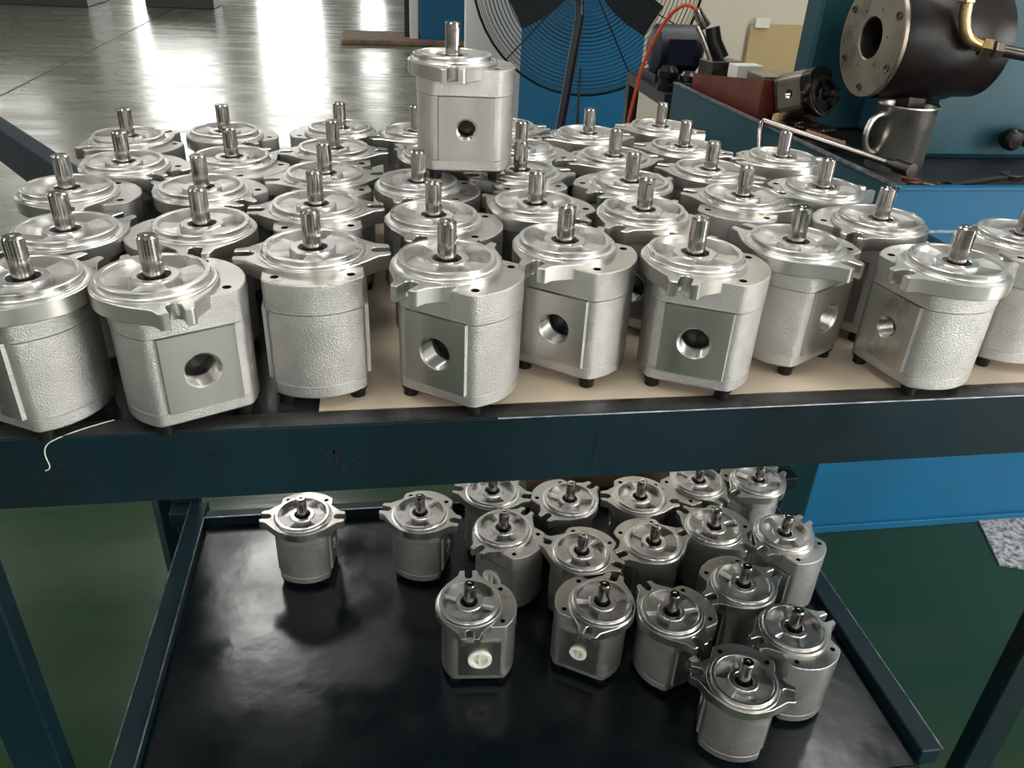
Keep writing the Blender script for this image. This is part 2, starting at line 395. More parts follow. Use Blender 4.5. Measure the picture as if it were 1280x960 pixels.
def make_seal():
    bm = BM(); lathe(bm, [(12.25, 115.5), (11.6, 117.4), (10.4, 117.6), (9.6, 116.2), (8.1, 115.8)], 32)
    lathe(bm, [(12.3, 114.4), (7.0, 114.4)], 24)
    scale_bm(bm); return bm
def make_shaft(keyway=True):
    bm = BM(); n = 40; R = 7.94
    def prof(r, notch):
        out = []
        for k in range(n):
            a = 2 * PI * k / n; x, y = r * math.cos(a), r * math.sin(a)
            if notch and abs(math.sin(a)) * R < 2.4 and x > 0: x = min(x, 5.4)
            out.append((x, y))
        return out
    zs = [(R, 0, 105), (R, 0, 132.0), (R, 1, 132.05), (R, 1, 149), (R, 0, 149.05), (R, 0, 152.1), (R - 1.3, 0, 153.5), (3.0, 0, 153.5), (2.2, 0, 152.1), (1.6, 0, 148)]
    rs = [ring(bm, prof(r, nt and keyway), z) for r, nt, z in zs]
    for i in range(len(rs) - 1): bridge(bm, rs[i], rs[i + 1], 1 if i >= 8 else 0)
    bm.faces.new(rs[-1]).material_index = 1
    bm.faces.new(rs[0][::-1])
    scale_bm(bm); return bm
def make_key():
    bm = BM(); box(bm, 4.5, 10.2, -2.3, 2.3, 132.4, 148.6, bev=0.5); scale_bm(bm); return bm
def make_bolt():
    bm = BM()
    lathe(bm, [(3.0, 2.5), (3.2, 0.0), (6.0, 0.0), (6.7, 0.8), (6.7, 8.0), (6.4, 8.4), (8.4, 8.4), (8.4, 9.8), (4.0, 9.8)], 20, closed_bot=True)
    scale_bm(bm); return bm
def make_plug(r):
    bm = BM(); N = 28
    def cr(rad, x): return [bm.verts.new((x, 15.0 + rad * math.cos(2 * PI * k / N), 54.5 + rad * math.sin(2 * PI * k / N))) for k in range(N)]
    seq = [(r - 1.5, 40.0), (r - 1.0, 43.0), (r + 2.6, 43.0), (r + 2.6, 45.2), (r + 1.6, 46.0), (r - 2.2, 46.0), (r - 2.8, 44.5), (r - 3.0, 37.0)]
    prev = None
    for rad, x in seq:
        c = cr(rad, x)
        if prev: bridge(bm, prev, c)
        prev = c
    bm.faces.new(prev)
    box(bm, 37.0, 44.5, 15 - 1.2, 15 + 1.2, 54.5 - r + 3.2, 54.5 + r - 3.2)
    scale_bm(bm); return bm

proto_body = finish('body', make_body(), [M_cast, M_face, M_bore, M_seal_hole], ang=30)
proto_body2 = finish('body', make_body(10.5, 10.5), [M_cast, M_face, M_bore, M_seal_hole], ang=30)
proto_cover = finish('flange_cover', make_cover(), [M_face, M_mach, M_seal_hole, M_cast, M_recess], ang=32)
proto_end = finish('end_cover', make_end_cover(), [M_cast], ang=30)
proto_seal = finish('shaft_seal', make_seal(), [M_seal_hole])
proto_shaft = finish('shaft', make_shaft(), [M_steel, M_seal_hole])
proto_key = finish('key', make_key(), [M_steel], smooth=False)
proto_bolt = finish('bolt', make_bolt(), [M_black])
proto_plug = finish('port_plug', make_plug(14.0), [M_white_plastic])
proto_plug2 = finish('port_plug', make_plug(9.8), [M_white_plastic])
PROTOS = [proto_body, proto_body2, proto_cover, proto_end, proto_seal, proto_shaft, proto_key, proto_bolt, proto_plug, proto_plug2]
BOLTS = [(-30, 46), (30, 46), (-30, -18), (30, -18)]
def place_pump(x, y, z, deg, label, group, shaft=True, key=False, plug=False, small=False, shaft_rot=None, rng=random):
    t = empty('gear_pump', (x, y, z), math.radians(deg))
    tag(t, label, 'gear pump', group)
    def add(p, **k):
        o = p.copy(); COL.objects.link(o); o.parent = t; return o
    add(proto_body2 if small else proto_body); add(proto_cover); add(proto_end); add(proto_seal)
    a = rng.uniform(0, 2 * PI) if shaft_rot is None else math.radians(shaft_rot)
    if shaft:
        s = add(proto_shaft); s.rotation_euler.z = a
        if key:
            k = add(proto_key); k.rotation_euler.z = a
    for bx_, by_ in BOLTS:
        b = add(proto_bolt); b.location = (bx_ / 1000, by_ / 1000, 0)
    if plug:
        p = add(proto_plug if plug > 0 else proto_plug2); p['label'] = 'white plastic port plug'
        if plug < 0: p.rotation_euler.z = PI; p.location.y = .030
    return t
T_GROUP = "gear pumps in rows on the table"
PT = [  # x, y, turn, label, shaft present, key shown
    (-0.2676, 0.6047, 60.0, 'silver gear pump, front row on table, first from left, cut by picture edge', True, False),
    (-0.1748, 0.6043, 295.3, 'silver gear pump, front row on table, second from left, big port facing forward', True, False),
    (-0.0601, 0.6617, 183.0, 'silver gear pump, front row on table, third from left, rounded end towards viewer', True, False),
    (0.0510, 0.6289, 233.5, 'silver gear pump, front row on table, fourth from left, threaded port turned left', True, False),
    (0.1601, 0.6693, 232.8, 'silver gear pump, front row on table, fifth from left, threaded port turned left', True, True),
    (0.2700, 0.6344, 243.0, 'silver gear pump, front row on table, sixth from left, round port facing forward', True, False),
    (0.3783, 0.6618, 300.0, 'silver gear pump, front row on table, seventh from left, threaded port turned right', True, False),
    (0.5039, 0.6040, 12.0, 'silver gear pump, front row on table, eighth from left, small port turned left', True, False),
    (-0.2707, 0.7121, 55.9, 'silver gear pump, second row on table, first from left', True, False),
    (-0.1606, 0.7243, 93.5, 'silver gear pump, second row on table, second from left', True, False),
    (-0.0640, 0.7806, 184.5, 'silver gear pump, second row on table, third from left', True, False),
    (0.0476, 0.7421, 254.1, 'silver gear pump, second row on table, fourth from left', True, False),
    (0.1522, 0.7775, 307.8, 'silver gear pump, second row on table, fifth from left', True, True),
    (0.2596, 0.7563, 229.0, 'silver gear pump, second row on table, sixth from left', True, True),
    (0.3847, 0.8025, 151.5, 'silver gear pump, second row on table, seventh from left', True, False),
    (0.4999, 0.7229, 37.0, 'silver gear pump, second row on table, eighth from left', True, True),
    (-0.3066, 0.8345, 286.4, 'silver gear pump, third row on table, first from left', True, False),
    (-0.1801, 0.8370, 320.6, 'silver gear pump, third row on table, second from left', True, False),
    (-0.0607, 0.8903, 192.3, 'silver gear pump, third row on table, third from left', True, True),
    (0.0386, 0.8545, 255.8, 'silver gear pump, third row on table, fourth from left', True, False),
    (0.1565, 0.9017, 189.6, 'silver gear pump, third row on table, fifth from left', True, True),
    (0.2749, 0.8557, 36.0, 'silver gear pump, third row on table, sixth from left', True, True),
    (0.3871, 0.9069, 329.7, 'silver gear pump, third row on table, seventh from left', True, False),
    (0.4938, 0.8331, 9.0, 'silver gear pump, third row on table, eighth from left', True, False),
    (-0.2786, 0.9340, 313.2, 'silver gear pump, fourth row on table, first from left', True, False),
    (-0.1681, 0.9572, 229.8, 'silver gear pump, fourth row on table, second from left', True, False),
    (-0.0562, 1.0008, 184.1, 'silver gear pump, fourth row on table, third from left', True, False),
    (0.0679, 0.9703, 312.1, 'silver gear pump, fourth row on table, fourth from left, half hidden by the upper pump', True, False),
    (0.1737, 1.0025, 286.2, 'silver gear pump, fourth row on table, fifth from left', True, True),
    (0.2849, 0.9667, 10.7, 'silver gear pump, fourth row on table, sixth from left', True, False),
    (0.3923, 1.0175, 338.0, 'silver gear pump, fourth row on table, seventh from left', True, False),
    (0.5070, 0.9677, 1.0, 'silver gear pump, fourth row on table, eighth from left', True, False),
    (-0.3029, 1.0512, 228.9, 'silver gear pump, back row on table, first from left', True, False),
    (-0.1951, 1.0819, 305.5, 'silver gear pump, back row on table, second from left', True, False),
    (-0.0521, 1.1084, 71.4, 'silver gear pump, back row on table, third from left', True, True),
    (0.0475, 1.0891, 197.2, 'silver gear pump, back row on table, fourth from left', True, False),
    (0.1705, 1.1272, 190.0, 'silver gear pump, back row on table, fifth from left', True, False),
    (0.2803, 1.0856, 7.2, 'silver gear pump, back row on table, sixth from left', True, False),
    (0.3978, 1.1338, 342.0, 'silver gear pump, back row on table, seventh from left', True, False),
    (0.6240, 0.6734, 176.5, 'silver gear pump cut off by the right picture edge on the table', True, False),
]
for x, y, a, lab, sh, ky in PT:
    place_pump(x, y, 0.8172 if x > -0.02 else 0.8160, a, lab, T_GROUP, shaft=sh, key=ky)
place_pump(0.0782, 0.8985, 0.9378, 265.0, 'silver gear pump standing on top of the other pumps', 'gear pump on top of the others', small=True, shaft_rot=40)
S_GROUP = "gear pumps on the lower shelf"
PS = [
    (-0.1418, 1.0115, 354.5, 'leftmost gear pump on the lower shelf, standing alone', False, 0),
    (0.0403, 0.9991, 339.5, 'second gear pump from left on the lower shelf, by the rear rail', False, 0),
    (0.1612, 1.0441, 344.3, 'lower shelf gear pump at the left end of the rear row', False, 0),
    (0.1664, 0.9497, 223.4, 'lower shelf gear pump with ivory port plug, behind the front left one', False, 1),
    (0.0976, 0.8010, 265.0, 'lower shelf gear pump, front left of cluster, white plug facing forward', True, 1),
    (0.2850, 1.0107, 38.2, 'lower shelf gear pump, rear row, second from left, before the cardboard', False, 0),
    (0.2764, 0.8854, 327.1, 'lower shelf gear pump in the middle of the cluster, ears running left to right', False, 0),
    (0.2821, 0.7816, 58.0, 'lower shelf gear pump with small white plug, second from the left in front', True, -1),
    (0.4034, 1.0056, 347.5, 'lower shelf gear pump, rear row, third from left', False, 0),
    (0.3923, 0.8956, 19.0, 'lower shelf gear pump in the second row beside the silver foil', False, 0),
    (0.3736, 0.7535, 289.5, 'lower shelf gear pump at the front, third from the left, without port plug', False, 0),
    (0.5176, 1.0400, 113.4, 'lower shelf gear pump in the rear row close under the beam, turned askew', False, 0),
    (0.6233, 1.0328, 28.5, 'lower shelf gear pump in the rear right corner, beside the blue machine panel', False, 0),
    (0.5002, 0.9213, 305.5, 'lower shelf gear pump right of centre, between the rear pair and the next row', False, 0),
    (0.6069, 0.8950, 212.0, 'rightmost rear gear pump on the lower shelf, beside the right rail', False, 0),
    (0.4960, 0.7949, 18.5, 'lower shelf gear pump behind the two frontmost right ones, flange to the right', False, 0),
    (0.5315, 0.7067, 194.0, 'lower shelf gear pump at the right front, tucked behind the nearest one', False, 0),
    (0.4273, 0.6304, 336.0, 'nearest gear pump on the lower shelf, at its front right', False, 0),
]
for x, y, a, lab, ky, pg in PS:
    place_pump(x, y, 0.2479, a, lab, S_GROUP, key=ky, plug=pg)

for p in PROTOS: bpy.data.objects.remove(p)

# ------------------------------------------------------------------ steel table with lower shelf
ZT, ZS = 0.8172, 0.2479
TX0, TX1, TY0, TY1 = -0.390, 0.788, 0.568, 1.222
table = empty('steel_table', (0.2, 0.9, 0)); tag(table, 'dark teal painted steel table frame carrying the pumps, with a black lower shelf', 'table')
def tpart(name, dims, m, bev=0.002, parent=None, label=None):
    x0, x1, y0, y1, z0, z1 = dims
    b = BM(); box(b, x0 - .2, x1 - .2, y0 - .9, y1 - .9, z0, z1, bev=bev)
    o = finish(name, b, m, parent or table, smooth=False)
    if label: o['label'] = label
    return o
zb = ZT - 0.001
tpart('beam', (TX0 - .002, TX1 + .002, TY0, TY0 + .022, ZT - .069, ZT), M_frame)
tpart('beam', (TX0, TX1, TY1 - .025, TY1, ZT - .069, zb), M_frame)
tpart('beam', (TX0, TX0 + .025, TY0 + .0225, TY1 - .0255, ZT - .069, zb - .0005), M_frame)
tpart('beam', (TX1 - .025, TX1, TY0 + .0225, TY1 - .0255, ZT - .069, zb - .0005), M_frame)
tpart('table_plate', (TX0 + .0255, TX1 - .0255, TY0 + .0225, TY1 - .0255, ZT - .006, zb - .0003), M_tabletop, 0.0005)
for x in (TX0, TX1 - .045):
    for y in (TY0 + .001, TY1 - .026):
        tpart('leg', (x, x + .045, y, y + .025, 0.0, ZT - .070), M_frame)
zr = 0.266
tpart('shelf_rail', (-.356, -.326, TY0 + .005, TY1 - .03, zr - .03, zr), M_frame)
tpart('shelf_rail', (.672, .702, TY0 + .005, TY1 - .03, zr - .03, zr), M_frame)
tpart('shelf_rail', (-.3255, .6715, 1.146, 1.166, zr - .03, zr), M_frame)
tpart('shelf_rail', (-.3255, .6715, TY0 - .03, TY0 - .001, ZS - .03, ZS - .001), M_frame)
for x0, x1 in ((-.39, -.3565), (.7025, .788)):
    tpart('shelf_bracket', (x0 + .001, x1, TY1 - .06, TY1 - .03, zr - .031, zr - .002), M_frame)
tpart('shelf_sheet', (-.3255, .6715, TY0, 1.1455, ZS - .003, ZS), M_tray, 0.0)
# bare worn edges
def wedge(name, a, b, r=0.0011):
    bm = BM(); a = Vector(a) - Vector((.2, .9, 0)); b = Vector(b) - Vector((.2, .9, 0)); tube(bm, [a, b], r, 6); return finish(name, bm, M_edge, table)
wedge('worn_edge', (.09, TY0 + .0005, ZT - .0008), (TX1, TY0 + .0005, ZT - .0008), .0009)
tpart('beam_sheen_strip', (TX0 - .002, TX1 + .002, TY0 + .001, TY0 + .0215, ZT, ZT + .0004), M_topsheen, 0.0)  # added strip, its pale colour stands for the sheen on the beam
wedge('worn_edge', (-.3560, TY0 + .005, zr), (-.3560, TY1 - .03, zr)); wedge('worn_edge', (-.3260, TY0 + .005, zr), (-.3260, 1.146, zr), .0014)
wedge('worn_edge', (.7020, TY0 + .005, zr), (.7020, TY1 - .03, zr)); wedge('worn_edge', (-.3255, 1.146, zr), (.6715, 1.146, zr))
# black brushed marks on the front beam
def stroke(pts, wd=.003):
    bm = BM(); y = TY0 - .0006 - .9
    for p in pts:
        P = [Vector((x - .2, y, z)) for x, z in p]
        rings = []
        for i, q in enumerate(P):
            a = P[max(0, i - 1)]; b = P[min(len(P) - 1, i + 1)]; d = (b - a).normalized(); n = Vector((-d.z, 0, d.x)) * wd * (1.0 if 0 < i < len(P) - 1 else .35)
            rings.append((bm.verts.new(q - n), bm.verts.new(q + n)))
        for (a, b), (c, d) in zip(rings, rings[1:]): bm.faces.new((a, b, d, c))
    return finish('painted_mark', bm, M_ink, table, smooth=False)
def glyph(cx, cz, s, strokes, wd=.0022): stroke([[(cx + u * s, cz + v * s) for u, v in st] for st in strokes], wd)
glyph(-.045, .783, .02, [[(-.8, .1), (-.3, .45), (.3, .3)], [(-.2, .5), (0, 0), (-.35, -.6)], [(.15, .2), (.2, -.5), (-.1, -.8)], [(-.6, -.1), (-.9, -.5)], [(.5, .05), (.9, -.4), (1.3, -.6)]], .0018)
glyph(-.145, .786, .02, [[(0, .9), (.1, -.4)], [(-.5, .3), (.6, .45)], [(-.3, -.2), (.5, -.1)]], .0014)
glyph(-.195, .782, .02, [[(-.7, .4), (.6, .5)], [(0, .8), (-.5, -.6)], [(.1, .1), (.6, -.7)]], .0014)
glyph(-.265, .780, .024, [[(-1, .1), (1, .2)], [(0, .9), (0, -.9)], [(-.7, .55), (.6, .6)], [(-.1, -.1), (-.9, -.8)], [(.1, -.1), (.9, -.7)], [(-.5, -.35), (.5, -.3)]], .0014)
glyph(.18, .782, .02, [[(-.8, .3), (.8, .4)], [(0, .9), (-.1, -.9)], [(-.1, .2), (.6, -.5)]], .0012)
glyph(.355, .780, .018, [[(-.6, .4), (.5, .5)], [(0, .8), (0, -.7)]], .001)

board = box_obj('plywood_board', (-.060, TX1 - .027, TY0 + .0235, TY1 - .028, ZT - .0012, ZT), M_board); tag(board, 'thin beige board covering the right part of the table under the pumps', 'board')
# thread hanging over the beam
bm = BM(); pts = bez((-.222, .588, ZT + .0015), (-.245, .575, ZT + .002), (-.258, .567, ZT + .001), (-.266, .5660, ZT - .004), 12) + bez((-.266, .5660, ZT - .004), (-.277, .5655, ZT - .014), (-.264, .566, ZT - .028), (-.274, .566, ZT - .03), 10)[1:]
tube(bm, pts, .0005, 5); o = finish('thread', bm, M_thread); tag(o, 'thin pale thread hanging over the table front beam at its left', 'thread')

# another trolley's rail at the upper left
tr = empty('trolley_frame', (-.39, 1.235, 0), math.radians(124.4)); tag(tr, 'dark blue steel trolley frame running diagonally behind the table, left edge', 'trolley')
bm = BM(); box(bm, 0.0, 1.5, 0.0, 0.03, ZT - .075, ZT, bev=.002); finish('rail', bm, M_rail, tr, smooth=False)
bm = BM(); box(bm, 1.44, 1.48, 0.0, 0.03, 0, ZT - .076, bev=.002); finish('leg', bm, M_frame, tr, smooth=False)
bm = BM(); box(bm, 0.02, .06, 0.0, 0.03, 0, ZT - .076, bev=.002); finish('leg', bm, M_frame, tr, smooth=False)

# things around the shelf
cb = box_obj('cardboard_sheet', (.245, .585, 1.172, 1.190, ZS + .0, .345), M_cardboard); tag(cb, 'brown cardboard standing behind the lower shelf pumps', 'cardboard')
cb.location.z = 0
bm = BM()
rng = random.Random(9)
g = [[None] * 9 for _ in range(9)]
for i in range(9):
    for j in range(9):
        u, v = i / 8 - .5, j / 8 - .5
        g[i][j] = bm.verts.new((u * .05 + rng.uniform(-.003, .003), v * .05 + rng.uniform(-.003, .003), .105 * (1 - (abs(u) * 1.1) ** 2 - abs(v) * .6) + rng.uniform(-.006, .006)))
for i in range(8):
    for j in range(8): bm.faces.new((g[i][j], g[i + 1][j], g[i + 1][j + 1], g[i][j + 1]))
r = bmesh.ops.extrude_face_region(bm, geom=bm.faces[:])
bmesh.ops.translate(bm, vec=(0, 0, -.002), verts=[v for v in r['geom'] if isinstance(v, bmesh.types.BMVert)])
bm.verts.ensure_lookup_table(); zmin = min(v.co.z for v in bm.verts)
bmesh.ops.translate(bm, vec=(0, 0, -zmin), verts=bm.verts[:])
fo = finish('crumpled_foil', bm, M_foil, smooth=False); fo.location = (.340, .958, ZS + .001); tag(fo, 'crumpled silver foil scrap between the lower shelf pumps', 'foil')

# ------------------------------------------------------------------ machine on the right
mc = empty('machine_tool', (1.6, 1.9, 0)); tag(mc, 'large blue and teal oily machine tool with chip tray and spindle', 'machine')
def mpart(name, dims, m, bev=0.003, parent=None):
    x0, x1, y0, y1, z0, z1 = dims
    b = BM(); box(b, x0 - 1.6, x1 - 1.6, y0 - 1.9, y1 - 1.9, z0, z1, bev=bev); return finish(name, b, m, parent or mc, smooth=False)
MX, MY, MZ = .915, 1.300, .80
bm = BM()   # front wall of tray with folded lip
for d in ((MX, 2.6, MY, MY + .004, 0.0, MZ), (MX, 2.6, MY - .006, MY + .012, MZ - .004, MZ + .002), (MX, 2.6, MY - .010, MY, 0.0, 0.018)):
    x0, x1, y0, y1, z0, z1 = d; box(bm, x0 - 1.6, x1 - 1.6, y0 - 1.9, y1 - 1.9, z0, z1, bev=.001)
finish('front_panel', bm, M_blue, mc, smooth=False)
mpart('weld_seam', (MX + .01, 2.6, MY - .003, MY - .0004, MZ - .085, MZ - .079), M_edge, .0005)
b = BM(); prism(b, [(MX - 1.6, MY - 1.9), (MX + .003 - 1.6, MY - 1.9), (.850 - 1.6, 2.34 - 1.9), (.846 - 1.6, 2.34 - 1.9)], 0.0, MZ); finish('side_panel', b, M_teal, mc, smooth=False)
b = BM(); prism(b, [(MX - .004 - 1.6, MY - 1.9), (MX + .008 - 1.6, MY - 1.9), (.854 - 1.6, 2.34 - 1.9), (.842 - 1.6, 2.34 - 1.9)], MZ, MZ + .004); finish('side_lip', b, M_edge, mc, smooth=False)
b = BM(); prism(b, [(MX + .004 - 1.6, MY + .006 - 1.9), (1.0, MY + .006 - 1.9), (1.0, 2.338 - 1.9), (.852 - 1.6, 2.338 - 1.9)], .74, .757); finish('tray_floor', b, M_cabdark, mc, smooth=False)
mpart('tray_rear', (.846, 2.6, 2.341, 2.345, 0.0, MZ), M_teal, .001)
mpart('headstock', (1.042, 2.6, 1.95, 2.03, .758, 1.75), M_teal, .008)
mpart('housing', (1.205, 2.6, 1.67, 1.949, .758, 1.75), M_teal, .012)
# spindle cylinder along x
def xlathe(name, cx, cy, cz, prof, m, n=48, parent=None, mats=None):
    b = BM(); lathe(b, prof, n, mats=mats)
    bmesh.ops.transform(b, matrix=Matrix.Translation((cx - 1.6, cy - 1.9, cz)) @ Matrix.Rotation(-PI / 2, 4, 'Y'), verts=b.verts[:])
    return finish(name, b, m, parent or mc)
# local z of the lathe points to -x (towards the table)
SC = (.985, 1.62, 1.012)      # centre of the flange face
xlathe('spindle_drum', SC[0] + .24, SC[1], SC[2], [(0.0, .0), (.108, .0), (.108, .05), (.114, .06), (.114, .222), (.11, .228), (.05, .228)], M_oilblack, 56)
fl = xlathe('spindle_flange', SC[0] + .24, SC[1], SC[2], [(.111, .229), (.113, .231), (.113, .238), (.111, .240), (.041, .240), (.039, .238), (.039, .16)], M_greyflange, 56)
xlathe('spindle_bore', SC[0] + .24, SC[1], SC[2], [(.0391, .237), (.036, .23), (.036, .16), (.0, .16)], M_oilblack, 40)
for k in range(6):
    a = 2 * PI * k / 6 + .5
    xlathe('bolt', SC[0] + .24, SC[1] + .094 * math.cos(a), SC[2] + .094 * math.sin(a), [(.0, .238), (.0035, .238), (.004, .242), (.007, .243), (.0075, .2402)], M_darkmetal, 14, fl)
    if k < 5:
        a += .4
        xlathe('screw_hole', SC[0] + .24, SC[1] + .058 * math.cos(a), SC[2] + .058 * math.sin(a), [(.0, .2404), (.0028, .2405)], M_seal_hole, 10, fl)
# brass elbow and pipe
def mtube(name, pts, r, m, n=14):
    b = BM(); tube(b, [Vector(p) - Vector((1.6, 1.9, 0)) for p in pts], r, n); return finish(name, b, m, mc)
ex = Vector((1.10, 1.50, 1.10))
el = mtube('elbow_fitting', bez((1.086, 1.50, 1.20), (1.086, 1.50, 1.05), (1.088, 1.495, 1.03), (1.135, 1.48, 1.018), 16), .0115, M_brass)
def hexnut(name, p, d, r, L, m):
    b = BM(); d = Vector(d).normalized(); M = Matrix.Translation(Vector(p) - Vector((1.6, 1.9, 0))) @ d.to_track_quat('Z', 'Y').to_matrix().to_4x4()
    lathe(b, [(0, -L / 2), (r * .9, -L / 2), (r, -L / 2 + .002), (r, L / 2 - .002), (r * .9, L / 2), (0, L / 2)], 6)
    bmesh.ops.transform(b, matrix=M, verts=b.verts[:]); return finish(name, b, m, mc, ang=20)
hexnut('hex_nut', (1.138, 1.478, 1.017), (1, -.3, -.12), .018, .018, M_brass)
hexnut('hex_nut', (1.160, 1.471, 1.014), (1, -.3, -.12), .016, .015, M_greyflange)
hexnut('hex_nut', (1.086, 1.50, 1.105), (0, 0, 1), .016, .03, M_brass)
mtube('coolant_pipe', [(1.163, 1.470, 1.014), (1.40, 1.40, .985)], .011, M_darkmetal)
# knobs on the housing
for kx, kz in ((1.395, .812), (1.445, .815)):
    b = BM(); lathe(b, [(.006, 0), (.006, .018), (.02, .02), (.024, .03), (.024, .045), (.018, .052), (.0, .053)], 24)
    bmesh.ops.transform(b, matrix=Matrix.Translation((kx - 1.6, 1.67 - 1.9, kz)) @ Matrix.Rotation(PI / 2, 4, 'X'), verts=b.verts[:])
    finish('knob', b, M_black, mc)

# things lying in the chip tray
TF = .757
# steel mug
mug = empty('steel_mug', (1.098, 1.60, TF)); tag(mug, 'dull stainless steel mug with handle in the machine chip tray', 'mug')
b = BM(); lathe(b, [(0, .0), (.056, .0), (.058, .003), (.060, .128), (.062, .131), (.061, .134), (.059, .132), (.0575, .126), (.055, .01), (.0, .008)], 48); finish('cup', b, M_mug, mug)
b = BM(); hp = bez((-.058, -.012, .112), (-.105, -.022, .125), (-.105, -.022, .03), (-.0575, -.012, .035), 14); tube(b, hp, .0065, 10); finish('handle', b, M_mug, mug)
b = BM(); box(b, -.03, .02, -.02, .012, .085, .139, M=Matrix.Rotation(.3, 4, 'Z')); o = finish('block', b, M_darkmetal, smooth=False); o.location = (1.101, 1.603, TF + .012); o.name = 'metal_block'; tag(o, 'small dark metal block sticking out of the steel mug', 'metal block')
o.data.transform(Matrix.Translation((0, 0, -.07))) if False else None
# gear
b = BM(); pts = []
for k in range(28):
    for rr, da in ((.040, -.35), (.046, -.18), (.046, .18), (.040, .35)):
        a = 2 * PI * (k + da * .9) / 28; pts.append((rr * math.cos(a), rr * math.sin(a)))
prism(b, pts, 0, .022, holes=[(circ(0, 0, .019, 24), None)], ct=.001)
o = finish('spur_gear', b, M_darkmetal, ang=20); o.location = (.985, 1.755, TF + .030); tag(o, 'dark toothed gear wheel lying in the chip tray', 'gear')
b = BM(); box(b, -.05, .05, -.04, .04, 0, .0295); o = finish('steel_plate', b, M_darkmetal, smooth=False); o.location = (.990, 1.755, TF); tag(o, 'dark steel plate under the toothed gear wheel', 'plate')
# chrome T-bar lying over the rim
bar = empty('socket_bar', (.90, 1.58, MZ + .012)); tag(bar, 'chromed bar with bent end lying across the machine tray rim', 'tool')
b = BM(); P0 = Vector((.880, 1.800, MZ + .010)); P1 = Vector((.968, 1.425, MZ + .012)); off = Vector((.90, 1.58, MZ + .012))
tube(b, [P0 - off, P1 - off], .0068, 14); finish('bar', b, M_chrome, bar)
b = BM(); tube(b, [P0 - off, P0 - off + Vector((-.008, -.006, -.004)), P0 - off + Vector((-.014, -.02, -.02)), P0 - off + Vector((-.022, -.05, -.055))], .0062, 12); finish('bent_end', b, M_chrome, bar)
b = BM(); d = (P1 - P0).normalized(); tube(b, [P1 - off, P1 - off + d * .02, P1 - off + d * .021, P1 - off + d * .06], [.008, .008, .013, .013], 14); finish('socket', b, M_darkmetal, bar)
b = BM(); q = P0.lerp(P1, .33) - off; tube(b, [q + Vector((.012, -.01, .002)), q + Vector((.04, -.11, .002))], .009, 10); o = finish('copper_rod', b, mat('coppery_steel', (.45, .27, .2), .25, 1.0)); o.parent = bar; o.name = 'copper_sleeve'
# wrenches along the front rim
def wrench(name, p, q, m, label, r=.011):
    p, q = Vector(p), Vector(q); d = q - p; Ln = d.length; t = empty(name, p, math.atan2(d.y, d.x)); t.rotation_euler = (0, -math.atan2(d.z, math.hypot(d.x, d.y)), math.atan2(d.y, d.x)); tag(t, label, 'wrench')
    b = BM(); ol = [(0.02, -r * .7), (Ln - .03, -r * .6), (Ln - .03, r * .6), (0.02, r * .7)]
    prism(b, ol, 0, .007, ct=.001, cb=.001); finish('handle', b, m, t, smooth=False)
    b = BM()
    jaw = arc(0, 0, .021, 50, 310, 14) + [(.004, -.010), (-.008, -.006), (-.008, .006), (.004, .010)]
    jaw = [(-x + 0, y) for x, y in jaw][::-1]
    prism(b, [(-x + Ln * 0, y) for x, y in jaw], -.001, .009, ct=.001, cb=.001); h = finish('jaw', b, m, t, smooth=False); h.rotation_euler.z = PI
    b = BM(); prism(b, circ(Ln - .02, 0, .019, 20), -.001, .010, holes=[(circ(Ln - .02, 0, .010, 6), None)], ct=.001, cb=.001); finish('ring_end', b, m, t, smooth=False)
    return t
wrench('wrench', (1.225, 1.40, MZ - .010), (1.03, 1.345, MZ - .016), M_darkmetal, 'dark adjustable wrench with open jaw behind the blue front rim')
wrench('wrench', (1.01, 1.40, MZ - .022), (1.135, 1.365, MZ - .030), mat('rusty_steel', (.22, .10, .06), .4, .8), 'rusty brown wrench beside the mug on the tray rim')
for wx, wy, wl in ((1.06, 1.37, .757), (1.19, 1.385, .757)):
    pass
b = BM(); box(b, .98, 1.26, MY + .02, MY + .13, TF, MZ - .034); o = finish('tool_ledge', b, M_cabdark, smooth=False); o.parent = mc; o.location = (-1.6, -1.9, 0)
# old gear pump lying by the box: silver body with dark flange
old = empty('old_gear_pump', (1.005, 1.86, .865)); tag(old, 'old oily hydraulic pump with dark flange lying in the chip tray', 'hydraulic pump')
for src, m, nm in ((make_body(), [M_greyflange, M_greyflange, M_bore, M_seal_hole], 'body'), (make_cover(), [M_oilblack, M_darkmetal, M_seal_hole, M_oilblack, M_oilblack], 'flange_cover'), (make_end_cover(), [M_darkmetal], 'end_cover')):
    bmesh.ops.translate(src, vec=(0, -.014, -.075), verts=src.verts[:]); finish(nm, src, m, old, ang=32)
b = make_shaft(); bmesh.ops.translate(b, vec=(0, -.014, -.075), verts=b.verts[:]); finish('shaft', b, [M_darkmetal, M_seal_hole], old)
old.rotation_euler = Euler((math.radians(72), math.radians(0), math.radians(25)), 'XYZ')
b = BM(); tube(b, [(-.03, -.045, -.06), (-.05, -.08, -.055), (-.05, -.10, -.06)], [.016, .018, .014], 10); finish('fitting', b, M_brass, old)
b = BM(); box(b, .95, 1.03, 1.83, 1.93, TF, .800); o = finish('steel_slab', b, M_oilblack, smooth=False); tag(o, 'oily black steel slab carrying the old hydraulic pump', 'slab')
